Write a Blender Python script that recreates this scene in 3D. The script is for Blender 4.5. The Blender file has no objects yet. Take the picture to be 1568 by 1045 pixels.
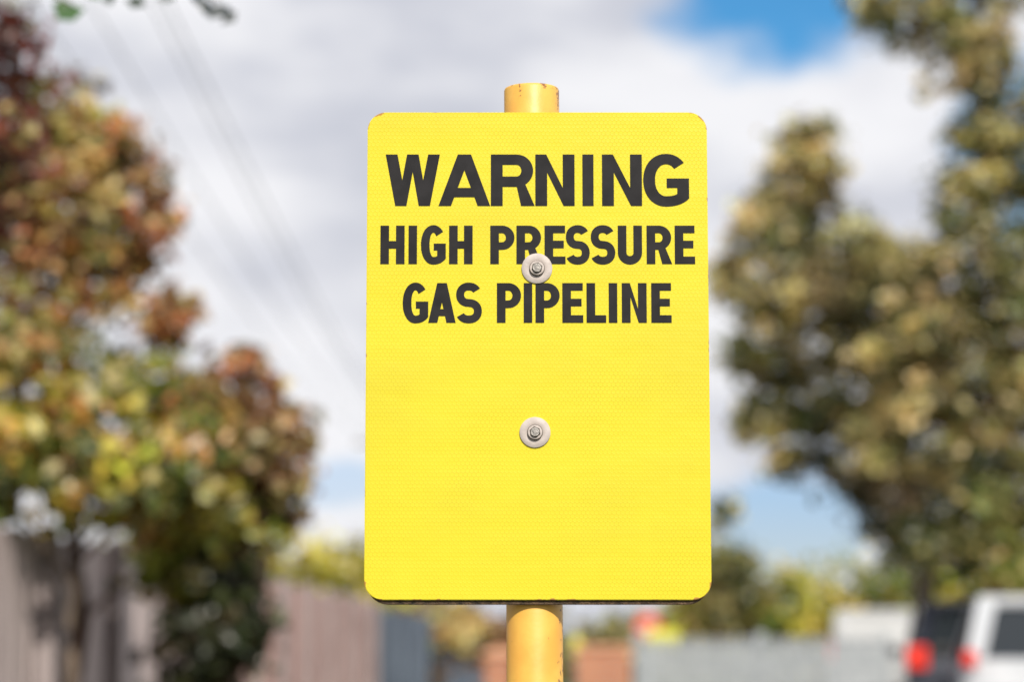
import bpy, bmesh, math, random
import numpy as np
from mathutils import Vector, Matrix
from mathutils.geometry import tessellate_polygon

random.seed(4)
rng = np.random.default_rng(11)
scene = bpy.context.scene
R = math.radians

# ------------------------------------------------------------------ helpers
def link(ob, parent=None):
    scene.collection.objects.link(ob)
    if parent is not None:
        ob.parent = parent
    return ob

def empty(name, loc=(0, 0, 0), rotz=0.0):
    e = bpy.data.objects.new(name, None)
    e.location = loc
    e.rotation_euler = (0, 0, rotz)
    e.empty_display_size = 0.2
    return link(e)

def mesh_ob(name, verts, faces, mat=None, parent=None, smooth=False):
    me = bpy.data.meshes.new(name)
    me.from_pydata([tuple(v) for v in verts], [], faces)
    me.update()
    if smooth:
        for p in me.polygons:
            p.use_smooth = True
    if mat:
        me.materials.append(mat)
    return link(bpy.data.objects.new(name, me), parent)

def bm_ob(name, bm, mat=None, parent=None, smooth=False):
    me = bpy.data.meshes.new(name)
    bmesh.ops.recalc_face_normals(bm, faces=bm.faces[:])
    bm.to_mesh(me)
    bm.free()
    if smooth:
        for p in me.polygons:
            p.use_smooth = True
    if mat:
        me.materials.append(mat)
    return link(bpy.data.objects.new(name, me), parent)

def add_box(bm, c, s, bevel=0.0, rot=None):
    r = bmesh.ops.create_cube(bm, size=1.0)
    vs = r['verts']
    M = Matrix.Translation(c) @ (rot if rot else Matrix.Identity(4)) @ Matrix.Diagonal((s[0], s[1], s[2], 1))
    bmesh.ops.transform(bm, matrix=M, verts=vs)
    if bevel > 0:
        es = list({e for v in vs for e in v.link_edges})
        bmesh.ops.bevel(bm, geom=es, offset=bevel, segments=2, affect='EDGES', profile=0.6)

def add_cyl(bm, c, r, d, axis='Z', seg=32, r2=None):
    res = bmesh.ops.create_cone(bm, cap_ends=True, segments=seg, radius1=r, radius2=r if r2 is None else r2, depth=d)
    M = Matrix.Identity(4)
    if axis == 'X':
        M = Matrix.Rotation(R(90), 4, 'Y')
    if axis == 'Y':
        M = Matrix.Rotation(R(90), 4, 'X')
    bmesh.ops.transform(bm, matrix=Matrix.Translation(c) @ M, verts=res['verts'])

def new_mat(name):
    m = bpy.data.materials.new(name)
    m.use_nodes = True
    nt = m.node_tree
    return m, nt, nt.nodes['Principled BSDF']

def noise_mat(name, c1, c2, scale=5.0, rough=0.7, metal=0.0, bump=0.0, bscale=None, stretch=(1, 1, 1), lo=0.35, hi=0.65):
    m, nt, b = new_mat(name)
    tc = nt.nodes.new('ShaderNodeTexCoord')
    mp = nt.nodes.new('ShaderNodeMapping')
    mp.inputs['Scale'].default_value = stretch
    nt.links.new(tc.outputs['Object'], mp.inputs[0])
    n = nt.nodes.new('ShaderNodeTexNoise')
    n.inputs['Scale'].default_value = scale
    n.inputs['Detail'].default_value = 6
    nt.links.new(mp.outputs[0], n.inputs['Vector'])
    cr = nt.nodes.new('ShaderNodeValToRGB')
    cr.color_ramp.elements[0].position = lo
    cr.color_ramp.elements[1].position = hi
    cr.color_ramp.elements[0].color = (*c1, 1)
    cr.color_ramp.elements[1].color = (*c2, 1)
    nt.links.new(n.outputs['Fac'], cr.inputs[0])
    nt.links.new(cr.outputs[0], b.inputs['Base Color'])
    b.inputs['Roughness'].default_value = rough
    b.inputs['Metallic'].default_value = metal
    if bump:
        n2 = nt.nodes.new('ShaderNodeTexNoise')
        n2.inputs['Scale'].default_value = bscale or scale * 4
        n2.inputs['Detail'].default_value = 4
        nt.links.new(mp.outputs[0], n2.inputs['Vector'])
        bp = nt.nodes.new('ShaderNodeBump')
        bp.inputs['Strength'].default_value = bump
        bp.inputs['Distance'].default_value = 0.01
        nt.links.new(n2.outputs['Fac'], bp.inputs['Height'])
        nt.links.new(bp.outputs[0], b.inputs['Normal'])
    return m

def math_n(nt, op, a=None, b=None, clamp=False):
    n = nt.nodes.new('ShaderNodeMath')
    n.operation = op
    n.use_clamp = clamp
    for i, v in enumerate((a, b)):
        if v is None:
            continue
        if isinstance(v, (int, float)):
            n.inputs[i].default_value = v
        else:
            nt.links.new(v, n.inputs[i])
    return n.outputs[0]

def vec_n(nt, op, a=None, b=None):
    n = nt.nodes.new('ShaderNodeVectorMath')
    n.operation = op
    for i, v in enumerate((a, b)):
        if v is None:
            continue
        if isinstance(v, tuple):
            n.inputs[i].default_value = v
        else:
            nt.links.new(v, n.inputs[i])
    return n

def mixc(nt, fac, a, b, mode='MIX'):
    n = nt.nodes.new('ShaderNodeMix')
    n.data_type = 'RGBA'
    n.blend_type = mode
    for sock, v in ((n.inputs[0], fac), (n.inputs[6], a), (n.inputs[7], b)):
        if isinstance(v, (int, float)):
            sock.default_value = v
        elif isinstance(v, tuple):
            sock.default_value = (*v, 1)
        else:
            nt.links.new(v, sock)
    return n.outputs[2]

def smooth(nt, v, lo, hi, o0=0.0, o1=1.0):
    n = nt.nodes.new('ShaderNodeMapRange')
    n.interpolation_type = 'SMOOTHSTEP'
    n.inputs['From Min'].default_value = lo
    n.inputs['From Max'].default_value = hi
    n.inputs['To Min'].default_value = o0
    n.inputs['To Max'].default_value = o1
    nt.links.new(v, n.inputs['Value'])
    return n.outputs['Result']

# ------------------------------------------------------------------ materials for the sign
def film_material():
    m, nt, b = new_mat('yellow_reflective_film')
    tc = nt.nodes.new('ShaderNodeTexCoord').outputs['Object']
    cell = 0.0038
    sep = nt.nodes.new('ShaderNodeSeparateXYZ')
    nt.links.new(tc, sep.inputs[0])
    def grid(ox, oz):
        fx = math_n(nt, 'FRACT', math_n(nt, 'ADD', math_n(nt, 'MULTIPLY', sep.outputs[0], 1 / cell), ox + 200.0))
        fz = math_n(nt, 'FRACT', math_n(nt, 'ADD', math_n(nt, 'MULTIPLY', sep.outputs[2], 1 / (cell * 1.732)), oz + 200.0))
        dx = math_n(nt, 'SUBTRACT', fx, 0.5)
        dz = math_n(nt, 'MULTIPLY', math_n(nt, 'SUBTRACT', fz, 0.5), 1.732)
        return math_n(nt, 'SQRT', math_n(nt, 'ADD', math_n(nt, 'MULTIPLY', dx, dx), math_n(nt, 'MULTIPLY', dz, dz)))
    d = math_n(nt, 'MINIMUM', grid(0, 0), grid(0.5, 0.5))
    wall = smooth(nt, d, 0.36, 0.54)
    n = nt.nodes.new('ShaderNodeTexNoise')
    n.inputs['Scale'].default_value = 14
    n.inputs['Detail'].default_value = 5
    nt.links.new(tc, n.inputs['Vector'])
    pat = math_n(nt, 'MULTIPLY', wall, smooth(nt, n.outputs['Fac'], 0.3, 0.7, 0.1, 0.85))
    base = mixc(nt, pat, (0.640, 0.550, 0.022), (0.54, 0.44, 0.012))
    n2 = nt.nodes.new('ShaderNodeTexNoise')
    n2.inputs['Scale'].default_value = 5
    n2.inputs['Detail'].default_value = 7
    mp = nt.nodes.new('ShaderNodeMapping')
    mp.inputs['Scale'].default_value = (1.0, 1, 2.2)
    nt.links.new(tc, mp.inputs[0])
    nt.links.new(mp.outputs[0], n2.inputs['Vector'])
    base = mixc(nt, smooth(nt, n2.outputs['Fac'], 0.42, 0.8, 0, 0.45), base, (0.50, 0.42, 0.03))
    n3 = nt.nodes.new('ShaderNodeTexNoise')
    n3.inputs['Scale'].default_value = 900
    n3.inputs['Detail'].default_value = 2
    nt.links.new(tc, n3.inputs['Vector'])
    base = mixc(nt, smooth(nt, n3.outputs['Fac'], 0.68, 0.76, 0, 0.45), base, (0.40, 0.30, 0.03))
    ax = math_n(nt, 'ABSOLUTE', sep.outputs[0])
    ex = math_n(nt, 'SUBTRACT', 0.1500, ax)
    ez = math_n(nt, 'MINIMUM', sep.outputs[2], math_n(nt, 'SUBTRACT', 0.430, sep.outputs[2]))
    e = math_n(nt, 'MINIMUM', ex, ez)
    cx = math_n(nt, 'SUBTRACT', ax, 0.1335)
    cz = math_n(nt, 'SUBTRACT', math_n(nt, 'ABSOLUTE', math_n(nt, 'SUBTRACT', sep.outputs[2], 0.215)), 0.1985)
    cx = math_n(nt, 'MAXIMUM', cx, 0.0); cz = math_n(nt, 'MAXIMUM', cz, 0.0)
    ecorner = math_n(nt, 'SUBTRACT', 0.0165, math_n(nt, 'SQRT', math_n(nt, 'ADD', math_n(nt, 'MULTIPLY', cx, cx), math_n(nt, 'MULTIPLY', cz, cz))))
    e = math_n(nt, 'MINIMUM', e, ecorner)
    n4 = nt.nodes.new('ShaderNodeTexNoise')
    n4.inputs['Scale'].default_value = 110
    n4.inputs['Detail'].default_value = 5
    nt.links.new(tc, n4.inputs['Vector'])
    corner = smooth(nt, math_n(nt, 'MULTIPLY', math_n(nt, 'MULTIPLY', cx, cz), 20000.0), 0.05, 0.5, 0.0, 0.0018)
    bottom = smooth(nt, sep.outputs[2], 0.006, 0.0, 0.0, 0.0009)
    thr = math_n(nt, 'SUBTRACT', math_n(nt, 'MULTIPLY', n4.outputs['Fac'], 0.010), 0.0064)
    thr = math_n(nt, 'ADD', thr, math_n(nt, 'ADD', corner, bottom))
    rust = smooth(nt, math_n(nt, 'SUBTRACT', thr, e), -0.0004, 0.0003)
    base = mixc(nt, rust, base, (0.40, 0.20, 0.04))
    nt.links.new(base, b.inputs['Base Color'])
    b.inputs['Roughness'].default_value = 0.45
    b.inputs['Specular IOR Level'].default_value = 0.3
    bp = nt.nodes.new('ShaderNodeBump')
    bp.inputs['Strength'].default_value = 0.2
    bp.inputs['Distance'].default_value = 0.0004
    nt.links.new(wall, bp.inputs['Height'])
    bp2 = nt.nodes.new('ShaderNodeBump')
    bp2.inputs['Strength'].default_value = 0.5
    bp2.inputs['Distance'].default_value = 0.004
    nt.links.new(n2.outputs['Fac'], bp2.inputs['Height'])
    nt.links.new(bp.outputs[0], bp2.inputs['Normal'])
    nt.links.new(bp2.outputs[0], b.inputs['Normal'])
    return m

def post_material():
    m, nt, b = new_mat('yellow_painted_steel')
    tc = nt.nodes.new('ShaderNodeTexCoord').outputs['Object']
    n = nt.nodes.new('ShaderNodeTexNoise')
    n.inputs['Scale'].default_value = 30
    n.inputs['Detail'].default_value = 6
    nt.links.new(tc, n.inputs['Vector'])
    base = mixc(nt, smooth(nt, n.outputs['Fac'], 0.35, 0.7), (0.74, 0.43, 0.075), (0.68, 0.35, 0.055))
    n2 = nt.nodes.new('ShaderNodeTexNoise')
    n2.inputs['Scale'].default_value = 120
    n2.inputs['Detail'].default_value = 5
    n2.inputs['Roughness'].default_value = 0.7
    nt.links.new(tc, n2.inputs['Vector'])
    sep = nt.nodes.new('ShaderNodeSeparateXYZ')
    nt.links.new(tc, sep.inputs[0])
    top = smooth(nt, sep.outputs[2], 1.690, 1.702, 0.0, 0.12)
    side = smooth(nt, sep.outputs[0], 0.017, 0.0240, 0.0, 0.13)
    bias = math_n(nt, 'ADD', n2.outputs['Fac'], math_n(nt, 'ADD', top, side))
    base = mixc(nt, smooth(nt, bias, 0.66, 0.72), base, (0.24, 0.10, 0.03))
    nt.links.new(base, b.inputs['Base Color'])
    b.inputs['Roughness'].default_value = 0.45
    bp = nt.nodes.new('ShaderNodeBump')
    bp.inputs['Strength'].default_value = 0.25
    bp.inputs['Distance'].default_value = 0.001
    nt.links.new(n2.outputs['Fac'], bp.inputs['Height'])
    nt.links.new(bp.outputs[0], b.inputs['Normal'])
    return m

M_film = film_material()
M_post = post_material()
M_ink = noise_mat('black_vinyl_lettering', (0.008, 0.0075, 0.009), (0.016, 0.015, 0.017), 60, 0.6)
M_ink.node_tree.nodes['Principled BSDF'].inputs['Specular IOR Level'].default_value = 0.2
M_plate = noise_mat('rusty_backing_plate', (0.020, 0.014, 0.010), (0.13, 0.08, 0.045), 130, 0.8, bump=0.5)
M_washer = noise_mat('galvanised_washer', (0.41, 0.36, 0.335), (0.50, 0.445, 0.42), 120, 0.6, 0.0, bump=0.06)
M_bolt = noise_mat('weathered_bolt_steel', (0.20, 0.19, 0.18), (0.36, 0.34, 0.32), 300, 0.45, 0.4, bump=0.2)
M_gap_shade = noise_mat('gap_shade', (0.03, 0.025, 0.02), (0.08, 0.07, 0.06), 200, 0.8)  # dark colour stands in for shade in the fastener gap and recess

# ------------------------------------------------------------------ the sign
SX, SY, SZ = 0.0223, 2.10, 1.243
sign = empty('gas_pipeline_warning_sign', (SX, SY, SZ))
SW, SH, SR = 0.150, 0.430, 0.0165

def rrect(x0, z0, x1, z1, r, seg=10):
    pts = []
    for cx, cz, a0 in ((x1 - r, z1 - r, 0), (x0 + r, z1 - r, 90), (x0 + r, z0 + r, 180), (x1 - r, z0 + r, 270)):
        for i in range(seg + 1):
            a = R(a0 + 90 * i / seg)
            pts.append((cx + r * math.cos(a), cz + r * math.sin(a)))
    return pts

def slab(name, pts, y_front, y_back, mat, parent, bev=0.0):
    bm = bmesh.new()
    f = [bm.verts.new((x, y_front, z)) for x, z in pts]
    face = bm.faces.new(f)
    ext = bmesh.ops.extrude_face_region(bm, geom=[face])
    vs = [g for g in ext['geom'] if isinstance(g, bmesh.types.BMVert)]
    bmesh.ops.translate(bm, vec=(0, y_back - y_front, 0), verts=vs)
    if bev:
        es = [e for e in bm.edges if abs(e.verts[0].co.y - y_front) < 1e-7 and abs(e.verts[1].co.y - y_front) < 1e-7]
        bmesh.ops.bevel(bm, geom=es, offset=bev, segments=2, affect='EDGES')
    return bm_ob(name, bm, mat, parent)

slab('face_sheet', rrect(-SW, 0, SW, SH, SR), -0.0030, -0.0002, M_film, sign, 0.0005)
slab('backing_plate', rrect(-SW + 0.0016, -0.0040, SW - 0.0016, SH - 0.001, SR + 0.003), 0.0, 0.003, M_plate, sign, 0.0005)
bm = bmesh.new()
for z in (0.145, 0.289):
    add_box(bm, (0, 0.010, z), (0.22, 0.012, 0.028), 0.001)
bm_ob('stiffening_rail', bm, M_washer, sign)

# --- lettering outlines
def arc(cx, cy, rx, ry, a0, a1, n=18, p=1.0):
    out = []
    for i in range(n + 1):
        a = R(a0 + (a1 - a0) * i / n)
        c, s = math.cos(a), math.sin(a)
        out.append((cx + rx * math.copysign(abs(c) ** p, c), cy + ry * math.copysign(abs(s) ** p, s)))
    return out

def bez(a, b, c, n=10):
    return [((1 - t) ** 2 * a[0] + 2 * t * (1 - t) * b[0] + t * t * c[0], (1 - t) ** 2 * a[1] + 2 * t * (1 - t) * b[1] + t * t * c[1]) for t in [i / n for i in range(n + 1)]]

def stroke(pts, t):
    q = [pts[0]]
    for p_ in pts[1:]:
        if (p_[0] - q[-1][0]) ** 2 + (p_[1] - q[-1][1]) ** 2 > 1e-8:
            q.append(p_)
    pts = q
    L, Rr = [], []
    n = len(pts)
    for i in range(n):
        def dirv(a, b):
            d = Vector((b[0] - a[0], b[1] - a[1]))
            return d.normalized()
        if i == 0:
            d0 = d1 = dirv(pts[0], pts[1])
        elif i == n - 1:
            d0 = d1 = dirv(pts[-2], pts[-1])
        else:
            d0, d1 = dirv(pts[i - 1], pts[i]), dirv(pts[i], pts[i + 1])
        n0 = Vector((-d0.y, d0.x)); n1 = Vector((-d1.y, d1.x))
        m = (n0 + n1).normalized()
        k = (t / 2) / max(0.35, m.dot(n0))
        L.append((pts[i][0] + m.x * k, pts[i][1] + m.y * k))
        Rr.append((pts[i][0] - m.x * k, pts[i][1] - m.y * k))
    return L + Rr[::-1]

def glyph(ch, w, t):
    h = t * 0.90
    if ch == 'I':
        return [[(0, 0), (w, 0), (w, 1), (0, 1)]]
    if ch == 'H':
        a, b = 0.5 - h / 2, 0.5 + h / 2
        return [[(0, 0), (t, 0), (t, a), (w - t, a), (w - t, 0), (w, 0), (w, 1), (w - t, 1), (w - t, b), (t, b), (t, 1), (0, 1)]]
    if ch == 'E':
        a, b = 0.51 - h / 2, 0.51 + h / 2
        return [[(0, 0), (w, 0), (w, h), (t, h), (t, a), (w * 0.92, a), (w * 0.92, b), (t, b), (t, 1 - h), (w * 0.98, 1 - h), (w * 0.98, 1), (0, 1)]]
    if ch == 'L':
        return [[(0, 0), (w, 0), (w, h), (t, h), (t, 1), (0, 1)]]
    if ch == 'N':
        k = 0.35
        return [[(0, 0), (0, 1), (t * 0.93, 1), (w - t, k), (w - t, 1), (w, 1), (w, 0), (w - t * 0.93, 0), (t, 1 - k), (t, 0)]]
    if ch == 'A':
        a = t * 0.56; b = t * 1.06; m = w / 2 - a
        y0, y1 = 0.17, 0.17 + h * 0.9
        ap = (w / 2 - b) / m
        return [[(0, 0), (b, 0), (b + y0 * m, y0), (w - b - y0 * m, y0), (w - b, 0), (w, 0), (w / 2 + a, 1), (w / 2 - a, 1)],
                [(b + y1 * m, y1), (w - b - y1 * m, y1), (w / 2, ap)]]
    if ch == 'W':
        b, q, f, a = 0.225, 0.187, 0.213, 0.11
        c = w / 2
        s2 = (c - q - f) / 0.66
        k = ((c - a) - b) / (q + s2)
        ix, iy = b + q * k, 1 - k
        return [[(0, 1), (b, 1), (ix, iy), (c - a, 1), (c + a, 1), (w - ix, iy), (w - b, 1), (w, 1), (w - q, 0), (w - q - f, 0), (c, 0.66), (q + f, 0), (q, 0)]]
    if ch == 'P':
        r = 0.315
        out = [(0, 0), (0, 1)] + arc(w - r, 1 - r, r, r, 90, -90) + [(t, 1 - 2 * r), (t, 0)]
        hole = [(t, 1 - h)] + arc(w - r, 1 - r, r - t, r - h, 90, -90) + [(t, 1 - 2 * r + h)]
        return [out, hole]
    if ch == 'R':
        r = 0.315; bw = w * 0.965; cx = bw - r
        out = [(0, 0), (0, 1)] + arc(cx, 1 - r, r, r, 90, -58) + [(w, 0), (w - t * 1.15, 0), (cx - 0.02 + (w - 0.6) * 0.1, 1 - 2 * r), (t, 1 - 2 * r), (t, 0)]
        hole = [(t, 1 - h)] + arc(cx, 1 - r, r - t, r - h, 90, -90) + [(t, 1 - 2 * r + h)]
        return [out, hole]
    if ch == 'U':
        r = (w - t) / 2
        o = -0.012
        return [stroke([(t / 2, 1), (t / 2, r + o + t / 2)] + arc(w / 2, r + o + t / 2, r, r, 180, 360) + [(w - t / 2, r + o + t / 2), (w - t / 2, 1)], t)]
    if ch == 'S':
        tt = t * 0.92
        H0, H1 = tt / 2 - 0.012, 1.012 - tt / 2
        ry = (H1 - H0) / 4
        rx = (w - tt) / 2
        up = arc(w / 2, H1 - ry, rx * 0.95, ry, 28, 270, 34, 0.9)
        lo = arc(w / 2, H0 + ry, rx, ry, 90, -155, 34, 0.9)
        return [stroke(up[:-2] + lo[2:], tt)]
    if ch == 'G':
        o = 0.012
        rx, ry = w / 2, 0.5 + o
        ix, iy = w / 2 - t, 0.5 + o - h
        outer = arc(rx, 0.5, rx, ry, 40, 270, 40, 0.94)
        inner = arc(rx, 0.5, ix, iy, 270, 44, 40, 0.94)
        bt = 0.535
        return [outer + bez((rx, -o), (w * 0.82, -o), (w, 0.145))[1:] + [(w, bt), (w / 2 + 0.01, bt), (w / 2 + 0.01, bt - h * 0.92), (w - t, bt - h * 0.92), (w - t, 0.235)]
                + bez((w - t, 0.235), (w * 0.66, h - o), (rx, h - o))[1:-1] + inner]

def lay_text(name, items, z0, z1, u, t):
    """items: (char, left, right) in layout units measured from the sheet centre; u = metres per unit"""
    hgt = z1 - z0
    V, F = [], []
    for ch, a, b in items:
        w = (b - a) * u / hgt
        polys = glyph(ch, w, t)
        vp = [[Vector((p[0], p[1], 0)) for p in poly] for poly in polys]
        tris = tessellate_polygon(vp)
        base = len(V)
        for poly in polys:
            for p in poly:
                V.append((a * u + p[0] * hgt, -0.0033, z0 + p[1] * hgt))
        for tr in tris:
            F.append([base + i for i in tr])
    ob = mesh_ob(name, V, F, M_ink, sign)
    bm = bmesh.new(); bm.from_mesh(ob.data)
    for f in bm.faces:
        f.normal_update()
        if f.normal.y > 0:
            f.normal_flip()
    bm.to_mesh(ob.data); bm.free()

lay_text('lettering_warning', [('W', -232, -149), ('A', -151, -72), ('R', -71, -4), ('N', -3, 57), ('I', 69, 86), ('N', 99, 160), ('G', 162, 232)],
         0.3456, 0.3919, 0.0005767, 0.225)
lay_text('lettering_high_pressure', [('H', -240, -203), ('I', -197, -184), ('G', -178, -140), ('H', -135, -99),
          ('P', -72, -35), ('R', -32, 7), ('E', 11, 43), ('S', 43, 80), ('S', 81, 119), ('U', 123, 160), ('R', 167, 206), ('E', 210, 241)],
         0.2937, 0.3281, 0.0005748, 0.220)
lay_text('lettering_gas_pipeline', [('G', -206, -167), ('A', -167, -125), ('S', -125, -85), ('P', -62, -25), ('I', -21, -8), ('P', -3, 34),
          ('E', 38, 70), ('L', 75, 105), ('I', 109, 122), ('N', 129, 167), ('E', 174, 205)],
         0.2416, 0.2769, 0.000573, 0.215)

def fastener(name, x, z, rot):
    e = bpy.data.objects.new(name, None)
    e.location = (x, -0.0030, z); e.rotation_euler = (0, rot, 0)
    link(e, sign)
    prof = [(0.0135, 0.0), (0.0135, -0.0011), (0.0131, -0.0015), (0.0095, -0.0016), (0.0074, -0.0016), (0.0068, -0.0011), (0.0060, -0.0006)]
    V, F = [], []
    n = 64
    for i in range(n):
        a = 2 * math.pi * i / n
        for r, y in prof:
            V.append((r * math.cos(a), y, r * math.sin(a)))
    k = len(prof)
    for i in range(n):
        for j in range(k - 1):
            F.append((i * k + j, ((i + 1) % n) * k + j, ((i + 1) % n) * k + j + 1, i * k + j + 1))
    mesh_ob('washer', V, F, M_washer, e, True)
    bm = bmesh.new(); add_cyl(bm, (0, -0.0008, 0), 0.0068, 0.0012, 'Y', 40)
    bm_ob('gap_disc', bm, M_gap_shade, e)
    bm = bmesh.new(); add_cyl(bm, (0, -0.0030, 0), 0.0063, 0.0036, 'Y', 40)
    es = bm.edges[:]
    bmesh.ops.bevel(bm, geom=es, offset=0.0004, segments=2, affect='EDGES')
    bm_ob('collar_nut', bm, M_washer, e)
    bm = bmesh.new(); add_cyl(bm, (0, -0.0045, 0), 0.0050, 0.0012, 'Y', 6)
    bm_ob('hex_recess_shade', bm, M_gap_shade, e)  # raised dark hexagon, recess shade put in as colour
    bm = bmesh.new(); add_cyl(bm, (0, -0.0056, 0), 0.0040, 0.0032, 'Y', 28, 0.0037)
    bm_ob('bolt_end', bm, M_bolt, e)

fastener('upper_fastener', -0.0004, 0.2897, R(12))
fastener('lower_fastener', -0.0023, 0.1452, R(-8))

# post (round tube, slightly leaning)
post = empty('sign_post', (SX + 0.0030, SY + 0.0290, 0.0), 0)
post.rotation_euler = (0, R(-0.26), 0)
PR, PT = 0.0247, 1.702
prof = [(PR, -0.4), (PR, PT - 0.0025), (PR - 0.0008, PT - 0.0006), (PR - 0.002, PT), (PR - 0.0035, PT - 0.0006), (PR - 0.004, PT - 0.004), (PR - 0.004, PT - 0.20)]
V, F = [], []
n = 96; k = len(prof)
for i in range(n):
    a = 2 * math.pi * i / n
    for r, z in prof:
        V.append((r * math.cos(a), r * math.sin(a), z))
for i in range(n):
    for j in range(k - 1):
        F.append((i * k + j, ((i + 1) % n) * k + j, ((i + 1) % n) * k + j + 1, i * k + j + 1))
mesh_ob('tube', V, F, M_post, post, True)
bm = bmesh.new(); add_cyl(bm, (0, 0, 1.683), PR - 0.0042, 0.002, 'Z', 48)
bm_ob('end_plug', bm, M_plate, post)
bm = bmesh.new()
add_cyl(bm, (0, 0, 0.03), 0.14, 0.10, 'Z', 40, 0.11)
bm_ob('concrete_footing', bm, noise_mat('concrete', (0.25, 0.24, 0.22), (0.38, 0.37, 0.34), 30, 0.9, bump=0.5), post)

# ------------------------------------------------------------------ foliage
def leaf_material(name, trans=0.36):
    m = bpy.data.materials.new(name); m.use_nodes = True
    nt = m.node_tree
    nt.nodes.remove(nt.nodes['Principled BSDF'])
    at = nt.nodes.new('ShaderNodeAttribute'); at.attribute_name = 'leafcol'
    df = nt.nodes.new('ShaderNodeBsdfDiffuse'); nt.links.new(at.outputs['Color'], df.inputs['Color'])
    tr = nt.nodes.new('ShaderNodeBsdfTranslucent')
    hs = nt.nodes.new('ShaderNodeHueSaturation')
    hs.inputs['Saturation'].default_value = 1.1
    hs.inputs['Value'].default_value = 1.4
    nt.links.new(at.outputs['Color'], hs.inputs['Color'])
    nt.links.new(hs.outputs[0], tr.inputs['Color'])
    mx = nt.nodes.new('ShaderNodeMixShader'); mx.inputs[0].default_value = trans
    nt.links.new(df.outputs[0], mx.inputs[1]); nt.links.new(tr.outputs[0], mx.inputs[2])
    gl = nt.nodes.new('ShaderNodeBsdfGlossy'); gl.inputs['Roughness'].default_value = 0.4
    m2 = nt.nodes.new('ShaderNodeMixShader'); m2.inputs[0].default_value = 0.05
    nt.links.new(mx.outputs[0], m2.inputs[1]); nt.links.new(gl.outputs[0], m2.inputs[2])
    nt.links.new(m2.outputs[0], nt.nodes['Material Output'].inputs['Surface'])
    return m
M_leaf = leaf_material('leaf')
M_bark = noise_mat('bark', (0.05, 0.035, 0.025), (0.16, 0.12, 0.09), 12, 0.9, bump=0.8, stretch=(1, 1, 0.25))
M_bark2 = noise_mat('reddish_bark', (0.09, 0.04, 0.03), (0.22, 0.13, 0.10), 12, 0.9, bump=0.8, stretch=(1, 1, 0.25))

def leaves_mesh(name, P, N, S, C, parent, mat=M_leaf):
    n = len(P)
    N = N / np.linalg.norm(N, axis=1, keepdims=True)
    t = rng.normal(size=(n, 3))
    t -= (t * N).sum(1, keepdims=True) * N
    t /= np.linalg.norm(t, axis=1, keepdims=True)
    s = np.cross(N, t)
    L = S[:, None]
    base = P - t * L * 0.5
    tip = P + t * L * 0.5 - N * L * 0.12
    l = P + s * L * 0.36 + N * L * 0.08 - t * L * 0.05
    r = P - s * L * 0.36 + N * L * 0.08 - t * L * 0.05
    V = np.stack([base, l, tip, r], 1).reshape(-1, 3)
    idx = np.arange(n) * 4
    tri = np.stack([idx, idx + 2, idx + 1, idx, idx + 3, idx + 2], 1).reshape(-1)
    me = bpy.data.meshes.new(name)
    me.vertices.add(n * 4)
    me.vertices.foreach_set('co', V.astype(np.float32).ravel())
    me.loops.add(n * 6)
    me.loops.foreach_set('vertex_index', tri.astype(np.int32))
    me.polygons.add(n * 2)
    me.polygons.foreach_set('loop_start', (np.arange(n * 2) * 3).astype(np.int32))
    me.update(calc_edges=True)
    ca = me.attributes.new('leafcol', 'FLOAT_COLOR', 'POINT')
    cc = np.ones((n * 4, 4), np.float32)
    cc[:, :3] = np.repeat(C, 4, axis=0)
    ca.data.foreach_set('color', cc.ravel())
    me.materials.append(mat)
    return link(bpy.data.objects.new(name, me), parent)

def crown(name, lobes, parent, leaf=0.07, sub_r=0.2, sub_density=1.0, per_sub=70, jitter=0.25, gain=1.0, pale=0.03):
    """lobes: (x,y,z,rx,ry,rz,palette)"""
    Ps, Ns, Ss, Cs = [], [], [], []
    for (x, y, z, rx, ry, rz, pal) in lobes:
        area = (rx * ry + ry * rz + rx * rz)
        nsub = max(4, int(sub_density * area / (sub_r ** 2) * 1.6))
        for _ in range(nsub):
            d = rng.normal(size=3); d /= np.linalg.norm(d)
            rad = rng.uniform(0.35, 1.12) ** 0.7
            c = np.array([x, y, z]) + d * np.array([rx, ry, rz]) * rad
            rr = sub_r * rng.uniform(0.5, 1.35)
            m = max(6, int(per_sub * (rr / sub_r) ** 2 * rng.uniform(0.6, 1.2)))
            off = rng.normal(size=(m, 3)) * np.array([1, 1, 0.75]) * rr * 0.52
            p = c + off
            nrm = rng.normal(size=(m, 3)) * 0.7 + d * 0.5 + np.array([0.1, -0.25, 0.5])
            col = np.array(pal[rng.integers(len(pal))]) * rng.uniform(0.35, 1.6) * gain
            cc = col[None, :] * rng.uniform(1 - jitter, 1 + jitter, size=(m, 1)) * rng.uniform(0.85, 1.15, size=(m, 3))
            alt = rng.random(m) < 0.18
            cc[alt] = np.array(pal[rng.integers(len(pal))]) * 1.1 * gain
            s = leaf * rng.uniform(0.6, 1.35, size=m)
            pl = rng.random(m) < pale * (0.3 if pal is DK else 1)
            cc[pl] = np.array([0.60, 0.50, 0.20]) * rng.uniform(0.6, 1.1)  # pale undersides; their brightness also paints in leaf highlights
            s[pl] *= 1.2
            nrm[pl] = rng.normal(size=(int(pl.sum()), 3)) * 0.25 + np.array([0.2, -0.8, 0.6])
            Ps.append(p); Ns.append(nrm); Ss.append(s); Cs.append(cc)
    P = np.concatenate(Ps); N = np.concatenate(Ns); S = np.concatenate(Ss); C = np.clip(np.concatenate(Cs), 0.004, 0.75)
    return leaves_mesh(name, P, N, S, C, parent)

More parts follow.
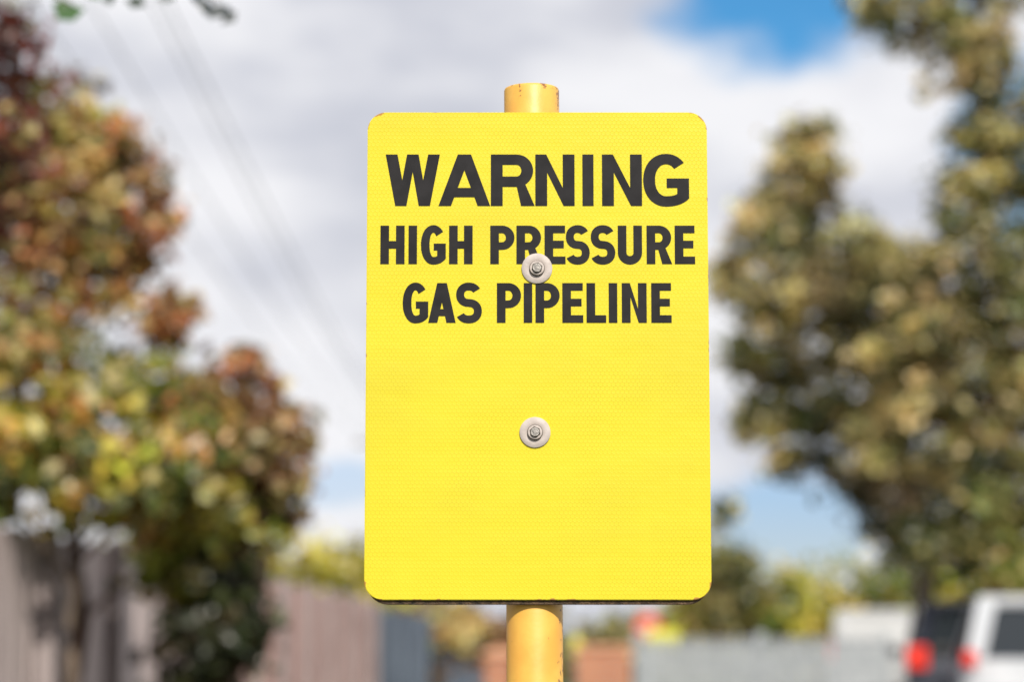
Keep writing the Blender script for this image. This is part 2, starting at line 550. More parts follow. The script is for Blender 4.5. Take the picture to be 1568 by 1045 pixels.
def tube(bm, pts, radii, seg=8):
    rings = []
    for i, p in enumerate(pts):
        p = Vector(p)
        a = Vector(pts[max(0, i - 1)]); b = Vector(pts[min(len(pts) - 1, i + 1)])
        d = (b - a).normalized()
        q = d.to_track_quat('Z', 'Y')
        rings.append([bm.verts.new(p + q @ Vector((radii[i] * math.cos(2 * math.pi * j / seg), radii[i] * math.sin(2 * math.pi * j / seg), 0))) for j in range(seg)])
    for i in range(len(rings) - 1):
        for j in range(seg):
            bm.faces.new((rings[i][j], rings[i][(j + 1) % seg], rings[i + 1][(j + 1) % seg], rings[i + 1][j]))
    bm.faces.new(rings[-1])

def limb(bm, a, b, r0, r1, bend=0.15, n=7, droop=0.0):
    a = Vector(a); b = Vector(b)
    L = (b - a).length
    off = Vector((random.uniform(-1, 1), random.uniform(-1, 1), random.uniform(-0.3, 0.6))) * bend * L
    pts, rad = [], []
    for i in range(n + 1):
        t = i / n
        p = a.lerp(b, t) + off * math.sin(math.pi * t) + Vector((random.uniform(-1, 1), random.uniform(-1, 1), random.uniform(-1, 1))) * 0.012 * L * (0 < i < n)
        pts.append(p); rad.append(r0 + (r1 - r0) * t)
    tube(bm, pts, rad)
    return pts

def tree(name, base, trunk_top, r0, lobes, mat=M_bark, twig=3, **kw):
    e = empty(name, (0, 0, 0))
    bm = bmesh.new()
    tp = limb(bm, base, trunk_top, r0, r0 * 0.25, 0.05, 12)
    for lb in lobes:
        c = Vector(lb[:3])
        cand = [p for p in tp if p.z < c.z - 0.15] or [tp[0]]
        st = min(cand, key=lambda p: (p - (c - Vector((0, 0, 0.5 * (c - Vector(trunk_top)).xy.length + 0.3)))).length)
        lp = limb(bm, st, c, r0 * 0.28, r0 * 0.08, 0.10, 7)
        for k_ in range(twig):
            d = Vector((random.uniform(-1, 1) * lb[3], random.uniform(-1, 1) * lb[4], random.uniform(-0.4, 1) * lb[5]))
            limb(bm, lp[random.randint(3, 7)], c + d * 0.85, r0 * 0.07, r0 * 0.02, 0.12, 4)
    bm_ob('trunk_and_branches', bm, mat, e, True)
    crown('crown', lobes, e, **kw)
    return e

G1 = [(0.085, 0.115, 0.020), (0.13, 0.16, 0.028), (0.20, 0.19, 0.035), (0.05, 0.075, 0.015), (0.28, 0.20, 0.06)]
GY = [(0.20, 0.195, 0.030), (0.31, 0.25, 0.04), (0.11, 0.13, 0.022), (0.38, 0.21, 0.06), (0.05, 0.065, 0.014)]
BR = [(0.24, 0.10, 0.042), (0.12, 0.055, 0.030), (0.30, 0.16, 0.065), (0.10, 0.08, 0.03), (0.34, 0.22, 0.10)]
TAN = [(0.36, 0.25, 0.10), (0.28, 0.21, 0.07), (0.24, 0.11, 0.04), (0.18, 0.17, 0.045), (0.10, 0.07, 0.03)]
RED = [(0.12, 0.024, 0.016), (0.18, 0.045, 0.022), (0.07, 0.02, 0.014), (0.07, 0.06, 0.018)]
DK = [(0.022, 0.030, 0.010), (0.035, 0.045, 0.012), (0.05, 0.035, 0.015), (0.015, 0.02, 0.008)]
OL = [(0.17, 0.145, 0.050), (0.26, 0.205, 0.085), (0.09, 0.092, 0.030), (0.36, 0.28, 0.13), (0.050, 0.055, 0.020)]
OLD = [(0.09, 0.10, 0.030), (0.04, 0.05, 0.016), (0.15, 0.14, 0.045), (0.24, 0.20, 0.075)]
YG = [(0.27, 0.24, 0.035), (0.36, 0.29, 0.045), (0.19, 0.19, 0.03)]

# left, leaning over the fence
tree('autumn_shrub_tree', (-2.25, 13.4, 0), (-2.35, 13.2, 4.0), 0.06, [
    (-2.75, 13.0, 3.66, .30, .5, .40, BR), (-2.45, 13.2, 4.15, .24, .4, .26, TAN), (-2.08, 13.0, 3.86, .19, .3, .16, BR), (-2.25, 13.0, 3.75, .14, .3, .2, TAN),
    (-2.35, 13.0, 3.55, .30, .4, .28, TAN), (-1.97, 13.1, 3.52, .10, .3, .17, BR), (-1.85, 13.0, 3.02, .16, .3, .14, BR),
    (-2.52, 13.0, 3.15, .22, .4, .30, TAN), (-2.18, 13.1, 3.14, .08, .3, .10, TAN), (-2.10, 13.1, 3.34, .10, .3, .10, BR),
    (-1.95, 13.0, 2.62, .28, .4, .18, GY), (-1.42, 13.0, 2.62, .17, .3, .17, BR), (-1.22, 13.0, 2.40, .12, .3, .12, BR), (-1.62, 13.0, 2.48, .20, .3, .16, TAN),
], mat=M_bark2, leaf=0.085, sub_r=0.11, per_sub=26, sub_density=0.95, gain=1.5, pale=0.03)
tree('green_hedge_shrub', (-2.2, 12.4, 0), (-2.2, 12.4, 2.2), 0.05, [
    (-2.55, 12.3, 2.45, .42, .5, .42, GY), (-2.20, 12.3, 2.12, .52, .5, .28, GY), (-2.9, 12.3, 2.2, .5, .5, .5, G1),
    (-2.62, 12.2, 2.75, .24, .3, .18, TAN), (-1.75, 12.4, 2.16, .34, .4, .30, GY),
], leaf=0.095, sub_r=0.13, per_sub=25, sub_density=1.1, gain=1.5, pale=0.05)
tree('bramble_bush', (-1.65, 13.2, 0), (-1.6, 13.2, 2.0), 0.05, [
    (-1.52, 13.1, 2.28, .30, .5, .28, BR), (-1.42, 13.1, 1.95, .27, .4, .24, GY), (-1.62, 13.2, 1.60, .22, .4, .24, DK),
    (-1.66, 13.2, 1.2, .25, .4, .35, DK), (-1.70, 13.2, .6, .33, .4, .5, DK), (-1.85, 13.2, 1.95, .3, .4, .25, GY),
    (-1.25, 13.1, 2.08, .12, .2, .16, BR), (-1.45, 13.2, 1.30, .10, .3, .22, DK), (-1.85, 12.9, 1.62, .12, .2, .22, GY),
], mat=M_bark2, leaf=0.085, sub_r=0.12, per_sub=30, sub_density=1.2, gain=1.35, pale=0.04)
# near tree whose twigs reach into the top-left corner
tree('red_leaved_tree', (-2.35, 5.6, 0), (-2.3, 5.7, 3.6), 0.09, [
    (-2.1, 6.8, 3.1, .30, .5, .4, RED), (-1.72, 8.0, 3.10, .13, .3, .34, RED), (-1.78, 8.0, 2.65, .10, .3, .2, RED), (-2.4, 6.0, 3.6, .6, .7, .5, RED),
    (-2.9, 5.0, 3.0, .6, .7, .6, G1), (-1.5, 5.6, 3.0, .3, .5, .16, G1), (-2.2, 4.6, 3.5, .5, .6, .4, G1),
], leaf=0.06, sub_r=0.11, per_sub=26, twig=4, gain=1.3, pale=0.01)
tw = empty('overhanging_twig')
bm = bmesh.new()
tube(bm, [(-2.3, 5.6, 3.2), (-1.7, 5.1, 2.85), (-1.2, 4.7, 2.62), (-0.92, 4.5, 2.47), (-0.84, 4.5, 2.425)], [.02, .012, .007, .004, .002])
tube(bm, [(-1.2, 4.7, 2.62), (-0.9, 4.6, 2.60), (-0.66, 4.5, 2.50), (-0.56, 4.5, 2.43)], [.007, .005, .003, .002])
bm_ob('stem', bm, M_bark, tw, True)
lp = np.array([[-.845, 4.5, 2.408], [-.80, 4.5, 2.45], [-.90, 4.5, 2.46], [-.565, 4.5, 2.412], [-.54, 4.5, 2.40], [-.60, 4.5, 2.435], [-.66, 4.5, 2.44], [-.77, 4.5, 2.44], [-.72, 4.5, 2.43],
               [-.553, 4.52, 2.418], [-.585, 4.5, 2.42], [-.865, 4.52, 2.425]])
ln = rng.normal(size=(len(lp), 3)) * 0.2 + np.array([0.1, -1, 0.2])
lc = np.array([[.05, .13, .03]] * 3 + [[.03, .045, .05]] * 4 + [[.03, .05, .03]] * 2 + [[.03, .045, .05]] * 2 + [[.06, .14, .03]])
leaves_mesh('leaves', lp, ln, np.array([.062, .04, .04, .045, .04, .035, .04, .04, .045, .04, .04, .05]), lc, tw)

# right-hand trees
tree('conical_poplar_tree', (5.5, 32, 0), (4.0, 32, 8.2), 0.18, [
    (3.94, 32, 8.05, .32, .4, .42, OL), (3.90, 32, 7.50, .55, .6, .45, OL), (3.50, 32, 6.80, .66, .7, .45, OL), (4.29, 32, 6.60, .60, .8, .58, OL),
    (3.20, 32, 6.05, .48, .6, .45, OL), (4.03, 32, 5.80, .85, .9, .60, OL), (3.35, 32, 5.00, .60, .7, .42, OL), (4.46, 32, 4.75, .95, 1., .65, OL),
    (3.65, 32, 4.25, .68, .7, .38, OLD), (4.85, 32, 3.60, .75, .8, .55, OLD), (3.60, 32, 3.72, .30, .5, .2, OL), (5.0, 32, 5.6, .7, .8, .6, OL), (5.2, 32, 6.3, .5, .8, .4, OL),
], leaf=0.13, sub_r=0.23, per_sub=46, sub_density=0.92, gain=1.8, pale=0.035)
tree('broad_evergreen_tree', (5.5, 27, 0), (5.3, 27, 8.6), 0.24, [
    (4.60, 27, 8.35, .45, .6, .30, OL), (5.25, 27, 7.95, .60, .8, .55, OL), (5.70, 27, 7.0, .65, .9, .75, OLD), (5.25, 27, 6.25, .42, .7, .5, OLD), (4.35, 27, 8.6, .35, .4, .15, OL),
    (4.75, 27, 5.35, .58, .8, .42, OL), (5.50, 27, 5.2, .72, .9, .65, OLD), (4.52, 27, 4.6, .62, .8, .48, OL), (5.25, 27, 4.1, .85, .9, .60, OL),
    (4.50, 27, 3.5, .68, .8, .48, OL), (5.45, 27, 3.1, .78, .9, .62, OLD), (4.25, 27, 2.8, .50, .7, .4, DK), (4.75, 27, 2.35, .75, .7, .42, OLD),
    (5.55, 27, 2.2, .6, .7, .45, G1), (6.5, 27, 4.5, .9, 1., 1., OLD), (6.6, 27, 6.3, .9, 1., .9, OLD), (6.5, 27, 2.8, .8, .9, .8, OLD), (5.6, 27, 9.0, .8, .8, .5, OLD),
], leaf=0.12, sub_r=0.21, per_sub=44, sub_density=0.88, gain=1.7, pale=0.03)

# hedgerows
hr = empty('hedgerow')
lob = []
for i in range(20):
    x = 3.4 + i * 0.75
    lob.append((x, 44 + rng.uniform(-.6, .6), 1.6 + rng.uniform(-.1, .2), .75, .9, 1.15 + rng.uniform(-.15, .15), G1 if i % 3 else YG))
lob += [(3.75, 43, 3.1, .35, .5, .9, OLD), (4.0, 43, 2.3, .6, .7, .8, OLD)]
crown('foliage', lob, hr, leaf=0.16, sub_r=0.28, per_sub=32, sub_density=0.9, gain=1.5, pale=0.02)
hr2 = empty('hedgerow')
lob = [(-3.5, 39, 2.5, .8, .8, .8, YG), (-2.9, 40, 2.3, .7, .8, .8, YG), (-2.3, 41, 2.1, .7, .8, .7, YG), (-4.6, 39, 2.2, 1., .8, 1.1, G1), (-3.4, 39, 1.2, 1., .8, 1., G1), (-2.2, 42, 1.1, 1., .8, .9, BR), (-5.8, 39, 2.1, 1., .8, 1.2, G1),
       (-1.2, 42, 1.5, .8, .8, .6, TAN), (-.3, 43, 1.3, .8, .8, .5, BR)]
crown('foliage', lob, hr2, leaf=0.14, sub_r=0.28, per_sub=36, gain=1.6, pale=0.02)
dt = empty('distant_trees')
lob = []
for i in range(56):
    x = -50 + i * 2.2
    z = 1.2 + rng.uniform(0, .8)
    if -6 < x < 6:
        z = 0.9 + rng.uniform(0, .4)
    lob.append((x, 88 + rng.uniform(-3, 3), z, 1.9, 1.5, 1.6, [OL, G1, BR, OLD][i % 4]))
crown('foliage', lob, dt, leaf=0.34, sub_r=0.6, per_sub=38, sub_density=0.8, gain=1.4)

# ------------------------------------------------------------------ ground, path, road
M_grass = noise_mat('grass_ground', (0.035, 0.055, 0.014), (0.11, 0.12, 0.04), 3, 0.95, bump=0.8, bscale=40)
M_asph = noise_mat('asphalt', (0.040, 0.040, 0.042), (0.065, 0.064, 0.062), 40, 0.9, bump=0.5)
M_kerb = noise_mat('kerb_concrete', (0.24, 0.23, 0.21), (0.36, 0.35, 0.32), 20, 0.9, bump=0.4)
M_white = noise_mat('white_road_paint', (0.55, 0.55, 0.53), (0.75, 0.75, 0.72), 20, 0.8)
mesh_ob('ground', [(-400, -200, 0), (400, -200, 0), (400, 900, 0), (-400, 900, 0)], [(0, 1, 2, 3)], M_grass)
mesh_ob('footpath', [(-1.3, -20, .004), (-.3, -20, .004), (0.5, 70, .004), (-.5, 70, .004)], [(0, 1, 2, 3)], M_asph)
mesh_ob('car_park', [(1.9, -20, .004), (14, -20, .004), (14, 42, .004), (1.9, 42, .004)], [(0, 1, 2, 3)], M_asph)
bm = bmesh.new()
for i in range(62):
    add_box(bm, (1.82, -19.5 + i, 0.06), (0.15, 0.985, 0.12), 0.012)
bm_ob('kerb', bm, M_kerb)
V, F = [], []
for i in range(5):
    x = 4.1 + i * 2.5
    b0 = len(V)
    V += [(x, 20, .008), (x + .1, 20, .008), (x + .1, 25, .008), (x, 25, .008)]
    F.append((b0, b0 + 1, b0 + 2, b0 + 3))
mesh_ob('parking_bay_markings', V, F, M_white)
n = 9000
px = rng.uniform(-1.2, 1.7, n); py = rng.uniform(0.6, 6, n)
P = np.stack([px, py, np.full(n, 0.035)], 1)
C = np.array([[.06, .10, .02]]) * rng.uniform(.6, 1.6, size=(n, 1))
NN = np.stack([rng.normal(size=n), rng.normal(size=n), rng.normal(size=n) * .15], 1)
leaves_mesh('grass', P, NN, rng.uniform(.04, .09, n), C, None)

# ------------------------------------------------------------------ wooden fence
def fence(name, a, b, h, mat, mat2, board=0.14, post_every=1.8):
    e = empty(name)
    a = Vector(a); b = Vector(b)
    d = (b - a); L = d.length; d.normalize()
    nrm = Vector((d.y, -d.x, 0))
    ang = math.atan2(d.y, d.x)
    bm = bmesh.new()
    k = int(L / board)
    for i in range(k):
        c = a + d * (board * (i + .5)) + nrm * random.uniform(-.004, .004)
        hh = h + random.uniform(-.012, .012)
        add_box(bm, (c.x, c.y, hh / 2 + 0.03), (board - 0.012, 0.02, hh), 0.0, Matrix.Rotation(ang + random.uniform(-.03, .03), 4, 'Z'))
    bm_ob('boards', bm, mat, e)
    bm = bmesh.new()
    for i in range(int(L / post_every) + 1):
        c = a + d * (i * post_every + 0.02) + nrm * 0.065
        add_box(bm, (c.x, c.y, (h + .08) / 2), (0.10, 0.10, h + .08), 0.008, Matrix.Rotation(ang, 4, 'Z'))
    for z in (0.35, h * .55, h - .25):
        c = a + d * (L / 2) - nrm * 0.035
        add_box(bm, (c.x, c.y, z), (L, 0.04, 0.08), 0.004, Matrix.Rotation(ang, 4, 'Z'))
    bm_ob('posts_and_rails', bm, mat2, e)
    return e
M_w1 = noise_mat('weathered_grey_wood', (0.36, 0.29, 0.285), (0.60, 0.51, 0.50), 4, 0.85, bump=0.5, stretch=(3, 3, .4))
M_w1b = noise_mat('fence_post_wood', (0.19, 0.155, 0.155), (0.31, 0.265, 0.265), 6, 0.85, bump=0.5, stretch=(3, 3, .4))
M_w2 = noise_mat('reddish_stained_wood', (0.36, 0.205, 0.185), (0.54, 0.36, 0.33), 4, 0.85, bump=0.5, stretch=(3, 3, .4))
M_w3 = noise_mat('blue_grey_painted_wood', (0.065, 0.085, 0.12), (0.11, 0.14, 0.185), 4, 0.8, bump=0.3, stretch=(3, 3, .4))
def fx(y): return -2.54 + 0.036 * (y - 12)
fence('wooden_fence', (fx(2), 2, 0), (fx(17), 17, 0), 1.78, M_w1, M_w1b)
fence('wooden_fence', (fx(17.05), 17.05, 0), (fx(32), 32, 0), 1.78, M_w2, M_w1b)
fence('wooden_fence', (fx(32.05), 32.05, 0), (fx(62), 62, 0), 1.70, M_w3, M_w3)

# ------------------------------------------------------------------ steel palisade barrier on the right
M_galv = noise_mat('galvanised_steel', (0.25, 0.275, 0.295), (0.36, 0.385, 0.405), 8, 0.5, 0.0)
e = empty('palisade_fence')
bm = bmesh.new()
for i in range(27):
    x = 1.32 + i * 0.092
    add_box(bm, (x, 24.5, 0.655), (0.078, 0.012, 1.27), 0.004)
    add_cyl(bm, (x, 24.5, 1.315), 0.039, 0.05, 'Z', 6, 0.004)
for z in (0.3, 1.05):
    add_box(bm, (2.51, 24.54, z), (2.5, 0.05, 0.05), 0.004)
for x in (1.27, 2.51, 3.76):
    add_box(bm, (x, 24.6, 0.69), (0.09, 0.09, 1.38), 0.006)
bm_ob('pales_and_rails', bm, M_galv, e)

def brick_mat():
    m, nt, b = new_mat('red_brick')
    tc = nt.nodes.new('ShaderNodeTexCoord')
    mp = nt.nodes.new('ShaderNodeMapping'); mp.inputs['Rotation'].default_value = (R(90), 0, 0)
    nt.links.new(tc.outputs['Object'], mp.inputs[0])
    br = nt.nodes.new('ShaderNodeTexBrick')
    br.inputs['Color1'].default_value = (0.50, 0.19, 0.08, 1); br.inputs['Color2'].default_value = (0.38, 0.13, 0.06, 1)
    br.inputs['Mortar'].default_value = (0.35, 0.31, 0.27, 1); br.inputs['Scale'].default_value = 1
    br.inputs['Brick Width'].default_value = 0.225; br.inputs['Row Height'].default_value = 0.075; br.inputs['Mortar Size'].default_value = 0.008
    nt.links.new(mp.outputs[0], br.inputs['Vector']); nt.links.new(br.outputs[0], b.inputs['Base Color'])
    b.inputs['Roughness'].default_value = 0.9
    return m
M_brick = brick_mat()
M_cop = noise_mat('terracotta_coping', (.55, .27, .15), (.65, .38, .25), 10, .8)
e = empty('brick_wall')
bm = bmesh.new()
add_box(bm, (1.12, 30, 0.6), (0.66, 0.22, 1.2), 0.006)
bm_ob('brickwork', bm, M_brick, e)
bm = bmesh.new()
add_box(bm, (1.12, 30, 1.232), (0.74, 0.28, 0.06), 0.01)
bm_ob('coping', bm, M_cop, e)
e = empty('brick_gate_pillar')
bm = bmesh.new(); add_box(bm, (-0.17, 30, 0.56), (0.32, 0.32, 1.12), 0.006); bm_ob('brickwork', bm, M_brick, e)
bm = bmesh.new(); add_box(bm, (-0.17, 30, 1.152), (0.40, 0.40, 0.06), 0.01); add_cyl(bm, (-0.17, 30, 1.20), .17, .09, 'Z', 4, .03); bm_ob('cap', bm, M_cop, e)

M_red = noise_mat('red_sign_face', (0.62, 0.07, 0.045), (0.70, 0.11, 0.07), 4, 0.4)
M_yel = noise_mat('yellow_sign_face', (0.60, 0.58, 0.03), (0.70, 0.68, 0.05), 4, 0.4)
M_wsign = noise_mat('white_sign_face', (0.7, 0.7, 0.68), (0.8, 0.8, 0.78), 4, 0.4)
e = empty('road_sign', (1.90, 34, 0))
bm = bmesh.new(); add_cyl(bm, (0, 0, 1.53), 0.19, 0.02, 'Y', 40); bm_ob('disc', bm, M_red, e)
bm = bmesh.new(); add_box(bm, (0, -0.014, 1.53), (0.20, 0.004, 0.05), 0.0); bm_ob('white_bar', bm, M_wsign, e)
bm = bmesh.new(); add_cyl(bm, (0, 0.04, 0.85), 0.025, 1.7, 'Z', 12); bm_ob('pole', bm, M_galv, e)
for (x, y, z, w, h) in ((2.03, 32.6, 1.36, .44, .24), (0.87, 33, 1.27, .12, .26)):
    e = empty('yellow_road_sign', (x, y, 0))
    slab('panel', rrect(-w / 2, z - h / 2, w / 2, z + h / 2, 0.05), -0.01, 0.01, M_yel, e)
    bm = bmesh.new(); add_cyl(bm, (0, 0.035, z / 2), 0.022, z, 'Z', 12); bm_ob('pole', bm, M_galv, e)

# ------------------------------------------------------------------ vehicles
M_glass, nt_, b_ = new_mat('tinted_glass'); b_.inputs['Base Color'].default_value = (0.02, 0.025, 0.03, 1); b_.inputs['Roughness'].default_value = 0.04
n_ = nt_.nodes.new('ShaderNodeTexNoise'); n_.inputs['Scale'].default_value = 2
nt_.links.new(smooth(nt_, n_.outputs['Fac'], 0, 1, 0.02, 0.09), b_.inputs['Roughness'])
def car_paint(name, c1, c2):
    m = noise_mat(name, c1, c2, 2, 0.22)
    m.node_tree.nodes['Principled BSDF'].inputs['Coat Weight'].default_value = 0.8
    return m
M_cw = car_paint('silver_car_paint', (0.42, 0.44, 0.47), (0.50, 0.52, 0.55))
M_vw = car_paint('white_van_paint', (0.42, 0.43, 0.44), (0.50, 0.51, 0.52))
M_cd = car_paint('dark_blue_car_paint', (0.018, 0.022, 0.035), (0.03, 0.034, 0.05))
M_tyre = noise_mat('tyre_rubber', (0.015, .015, .015), (0.03, .03, .03), 20, 0.85)
M_rim = noise_mat('alloy_rim', (0.4, .4, .42), (0.55, .55, .57), 10, 0.3, 0.8)
M_tail = noise_mat('red_tail_lamp', (0.65, 0.03, 0.02), (0.8, 0.05, 0.03), 6, 0.12)
M_black = noise_mat('black_trim', (0.015, .015, .016), (0.03, .03, .03), 10, 0.5)

def vehicle(name, loc, rotz, paint, L=4.5, W=1.84, H=1.68, van=False, belt=1.12, lamp=(.22, .30)):
    """Rear faces -Y."""
    e = empty(name, loc, rotz)
    y0, y1 = -L / 2, L / 2
    body = [(y0 + .05, .34), (y0, .55), (y0 + .03, .85), (y0 + .10, belt), (y1 - 1.25, belt), (y1 - .35, belt - .13), (y1 - .06, belt - .30), (y1, .52), (y1 - .07, .32),
            (y1 - .45, .28), (y1 - .60, .56), (y1 - .85, .70), (y1 - 1.10, .56), (y1 - 1.25, .28), (y0 + 1.22, .28), (y0 + 1.08, .56), (y0 + .83, .70), (y0 + .58, .56), (y0 + .42, .28)]
    def loft(name_, prof, stations, mat):
        cy = sum(p[0] for p in prof) / len(prof); cz = sum(p[1] for p in prof) / len(prof)
        V, F = [], []
        k = len(prof)
        for x, s in stations:
            for (y, z) in prof:
                V.append((x, cy + (y - cy) * (1 - s * .06), z if z < .6 else cz + (z - cz) * (1 - s * .15)))
        for i in range(len(stations) - 1):
            for j in range(k):
                F.append((i * k + j, i * k + (j + 1) % k, (i + 1) * k + (j + 1) % k, (i + 1) * k + j))
        for off in (0, (len(stations) - 1) * k):
            for t_ in tessellate_polygon([[Vector((p[0], p[1], 0)) for p in prof]]):
                F.append([off + q for q in t_])
        ob = mesh_ob(name_, V, F, mat, e)
        bm = bmesh.new(); bm.from_mesh(ob.data); bmesh.ops.recalc_face_normals(bm, faces=bm.faces[:]); bm.to_mesh(ob.data); bm.free()
        return ob
    hw = W / 2
    loft('body_shell', body, [(-hw, 1), (-hw + .04, .45), (-hw + .14, .1), (-hw + .3, 0), (hw - .3, 0), (hw - .14, .1), (hw - .04, .45), (hw, 1)], paint)
    yr, yf = y0 + .14, (y1 - 1.15 if not van else y1 - .9)
    tr, tf = y0 + (.60 if not van else .22), y1 - (2.05 if not van else 1.5)
    zt = H - .07
    hb, ht = hw - .07, hw - .24
    V = [(-hb, yr, belt - .01), (hb, yr, belt - .01), (hb, yf, belt - .01), (-hb, yf, belt - .01), (-ht, tr, zt), (ht, tr, zt), (ht, tf, zt), (-ht, tf, zt)]
    F = [(0, 1, 5, 4), (1, 2, 6, 5), (2, 3, 7, 6), (3, 0, 4, 7)]
    mesh_ob('windows', V, F, M_glass, e)
    bm = bmesh.new()
    add_box(bm, (0, (tr + tf) / 2, zt + .02), (ht * 2 + .08, abs(tf - tr) + .12, .11), 0.045)
    bm_ob('roof', bm, paint, e, False)
    bm = bmesh.new()
    def pil(a, b, r=.035):
        tube(bm, [a, b], [r, r], 6)
    for sx in (-1, 1):
        pil((sx * (hb - .05), yr + .02, belt - .02), (sx * (ht - .04), tr, zt + .02), .10)
        pil((sx * hb, yf, belt - .02), (sx * ht, tf, zt + .02), .035)
    bm_ob('pillars', bm, paint, e)
    bm = bmesh.new()
    for sx in (-1, 1):
        for f_ in ((.30, .62) if not van else (.6,)):
            ya = yr + (yf - yr) * f_; yb = tr + (tf - tr) * f_
            pil((sx * (hb + .002), ya, belt - .02), (sx * (ht + .002), yb, zt + .02), .03)
    bm_ob('door_pillars', bm, M_black, e)
    if van:
        bm = bmesh.new()
        for sx in (-1, 1):
            q = [bm.verts.new(v) for v in ((sx * (hb + .015), yr, belt - .02), (sx * (hb + .015), yr + (yf - yr) * .6, belt - .02), (sx * (ht + .015), tr + (tf - tr) * .6, zt), (sx * (ht + .015), tr, zt))]
            bm.faces.new(q)
        bm_ob('cargo_side_panel', bm, paint, e)
    bm = bmesh.new()
    for sx in (-1, 1):
        add_box(bm, (sx * (hw - .01 - lamp[0] / 2), y0 + .05, belt), (lamp[0], .16, lamp[1]), 0.03)
    bm_ob('tail_lamps', bm, M_tail, e)
    bm = bmesh.new()
    for sx in (-1, 1):
        add_box(bm, (sx * (hw - .22), y1 - .10, belt - .32), (.34, .14, .15), 0.03)
    bm_ob('headlamps', bm, M_rim, e)
    bm = bmesh.new()
    add_box(bm, (0, y0 + .01, .47), (W - .12, .16, .20), 0.05)
    add_box(bm, (0, y1 - .03, .45), (W - .16, .14, .20), 0.05)
    add_box(bm, (-hw - .07, yf - .25, belt + .07), (.16, .08, .13), 0.025)
    add_box(bm, (hw + .07, yf - .25, belt + .07), (.16, .08, .13), 0.025)
    bm_ob('bumpers_and_mirrors', bm, M_black, e)
    bm = bmesh.new(); add_box(bm, (0, y0 - .012, .74), (.52, .02, .12), .004); bm_ob('number_plate', bm, M_yel, e)
    bm = bmesh.new(); bm2 = bmesh.new()
    for sx in (-1, 1):
        for yy in (y0 + .83, y1 - .85):
            add_cyl(bm, (sx * (hw - .11), yy, .34), .34, .22, 'X', 36)
            add_cyl(bm2, (sx * (hw - .005), yy, .34), .22, .03, 'X', 10)
    bmesh.ops.bevel(bm, geom=[ed for ed in bm.edges if len(ed.link_faces) == 2 and ed.calc_face_angle(0) > 1], offset=.03, segments=2, affect='EDGES')
    bm_ob('tyres', bm, M_tyre, e); bm_ob('rims', bm2, M_rim, e)
    return e

vehicle('silver_suv_car', (5.50, 25.2, 0), R(-8), M_cw, 4.6, 1.88, 1.72, lamp=(.13, .16))
vehicle('dark_hatchback_car', (5.52, 28.8, 0), R(-8), M_cd, 4.4, 1.82, 1.74, lamp=(.24, .26))
vehicle('white_van', (7.5, 40.0, 0), R(-98), M_vw, 4.6, 1.9, 1.85, True, 1.2)

# ------------------------------------------------------------------ overhead wires + poles
e = empty('overhead_power_line')
bm = bmesh.new()
def wire(x, z0, ya, yb, sag, r=.010):
    pts = []
    for i in range(41):
        t = i / 40
        pts.append((x, ya + (yb - ya) * t, z0 - sag * 4 * t * (1 - t)))
    tube(bm, pts, [r] * 41, 6)
for x in (-5.6, -4.9, -4.2):
    wire(x, 9.2, 92, 14, 0.9)
    wire(x, 9.2, 14, -50, 0.7)
wire(-3.6, 8.2, 92, 14, 0.6); wire(-3.6, 8.2, 14, -50, 0.6)
bm_ob('wires', bm, M_black, e)
bm = bmesh.new()
for y in (92, 14, -50):
    add_cyl(bm, (-4.9, y, 4.6), .14, 9.2, 'Z', 16, .10)
    add_box(bm, (-4.7, y, 9.05), (2.6, .1, .12), .01)
bm_ob('poles', bm, M_bark, e)

# ------------------------------------------------------------------ sun + sky
S = Vector((0.22, -0.90, 0.0)).normalized()
el = R(38)
Sd = Vector((S.x * math.cos(el), S.y * math.cos(el), math.sin(el)))
sl = bpy.data.lights.new('sun', 'SUN'); sl.energy = 4.9; sl.angle = R(0.55); sl.color = (1, 0.93, 0.82)
so = bpy.data.objects.new('sun', sl); so.rotation_euler = Sd.to_track_quat('Z', 'Y').to_euler(); so.location = (6, -16, 16)
link(so)

w = bpy.data.worlds.new('World'); scene.world = w; w.use_nodes = True
nt = w.node_tree
bg = nt.nodes['Background']; out = nt.nodes['World Output']
sky = nt.nodes.new('ShaderNodeTexSky'); sky.sky_type = 'NISHITA'; sky.sun_disc = False
sky.sun_elevation = el; sky.sun_rotation = math.atan2(S.x, S.y)
sky.air_density = 1.0; sky.dust_density = 0.2; sky.ozone_density = 2.0
tc = nt.nodes.new('ShaderNodeTexCoord').outputs['Generated']
sepw = nt.nodes.new('ShaderNodeSeparateXYZ'); nt.links.new(tc, sepw.inputs[0])
hs = nt.nodes.new('ShaderNodeHueSaturation'); hs.inputs['Saturation'].default_value = 1.2
nt.links.new(sky.outputs[0], hs.inputs['Color'])
tint = mixc(nt, smooth(nt, sepw.outputs[2], 0.04, 0.24), (0.66, 0.70, 0.98), (0.56, 1.04, 1.18))
skyc = mixc(nt, 1.0, hs.outputs[0], tint, 'MULTIPLY')
nt.links.new(skyc, bg.inputs['Color']); bg.inputs['Strength'].default_value = 0.10
def noise(scale, detail, stretch, off=(0, 0, 0), rough=0.5):
    mp = nt.nodes.new('ShaderNodeMapping'); mp.inputs['Scale'].default_value = stretch; mp.inputs['Location'].default_value = off
    nt.links.new(tc, mp.inputs[0])
    n = nt.nodes.new('ShaderNodeTexNoise'); n.inputs['Scale'].default_value = scale; n.inputs['Detail'].default_value = detail
    n.inputs['Roughness'].default_value = rough
    nt.links.new(mp.outputs[0], n.inputs['Vector'])
    return n.outputs['Fac']
warp = noise(16, 5, (1, 1, 1.3))
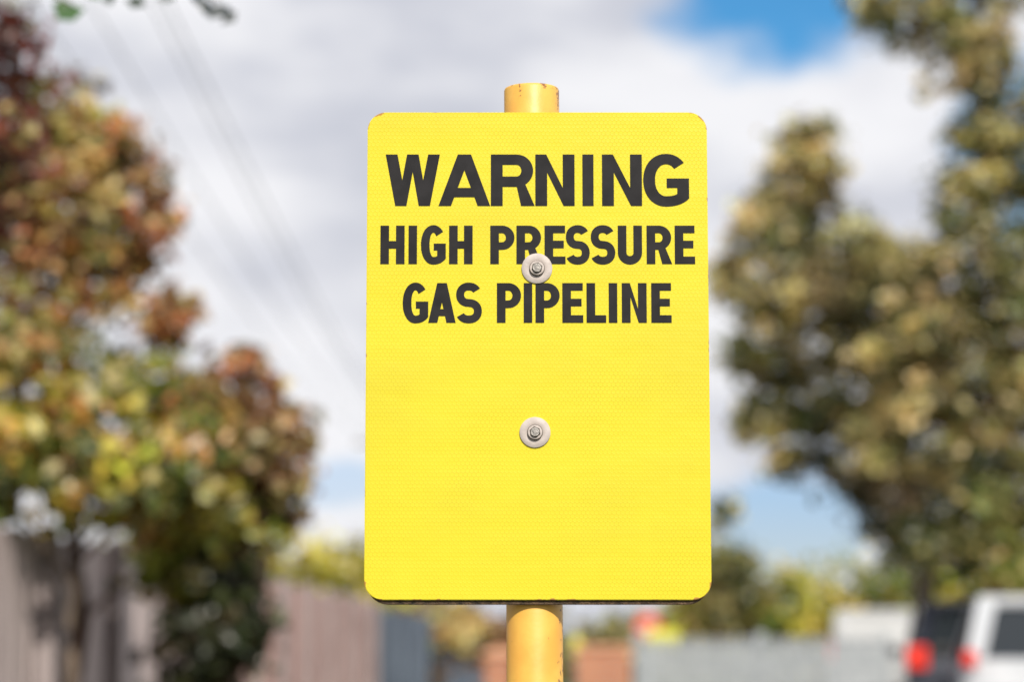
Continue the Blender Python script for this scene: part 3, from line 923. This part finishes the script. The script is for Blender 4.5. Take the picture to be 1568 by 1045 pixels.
def gap(az, elv, rx, rz, strength=1.0):
    d = (math.sin(R(az)) * math.cos(R(elv)), math.cos(R(az)) * math.cos(R(elv)), math.sin(R(elv)))
    v = vec_n(nt, 'SUBTRACT', tc, d).outputs[0]
    v = vec_n(nt, 'MULTIPLY', v, (1 / rx, 1 / rx, 1 / rz)).outputs[0]
    l = vec_n(nt, 'LENGTH', v).outputs['Value']
    l = math_n(nt, 'ADD', l, math_n(nt, 'MULTIPLY', math_n(nt, 'SUBTRACT', warp, 0.5), 1.6))
    return smooth(nt, l, 0.60, 1.12, 1 - strength, 1.0)
cover = smooth(nt, noise(3.0, 7, (1, 1, 2.0), (3.1, 0, 0)), 0.28, 0.40)
for g in ((7.6, 15.8, .074, .038), (6.6, 3.1, .055, .024), (-4.4, 3.9, .034, .014, .6), (12.0, 11.5, .03, .05, .8)):
    cover = math_n(nt, 'MULTIPLY', cover, gap(*g))
c1 = smooth(nt, noise(7.5, 8, (1, 1, 2.6), (0.4, 0, 0.35), 0.5), 0.28, 0.58)
ccol = mixc(nt, c1, (0.58, 0.60, 0.68), (0.92, 0.92, 0.95))
bg2 = nt.nodes.new('ShaderNodeBackground'); bg2.inputs['Strength'].default_value = 1.0
nt.links.new(ccol, bg2.inputs['Color'])
mx = nt.nodes.new('ShaderNodeMixShader')
nt.links.new(cover, mx.inputs[0]); nt.links.new(bg.outputs[0], mx.inputs[1]); nt.links.new(bg2.outputs[0], mx.inputs[2])
nt.links.new(mx.outputs[0], out.inputs['Surface'])

# ------------------------------------------------------------------ camera
cd = bpy.data.cameras.new('camera'); cam = bpy.data.objects.new('camera', cd); link(cam)
cam.location = (0, 0, 1.2); cam.rotation_euler = (R(97.3), 0, 0)
cd.lens = 85; cd.sensor_width = 36; cd.clip_start = 0.05; cd.clip_end = 3000
cd.dof.use_dof = True; cd.dof.focus_distance = 2.11; cd.dof.aperture_fstop = 4.2; cd.dof.aperture_blades = 0
scene.camera = cam
scene.view_settings.view_transform = 'Standard'
scene.view_settings.look = 'None'
scene.view_settings.exposure = 0
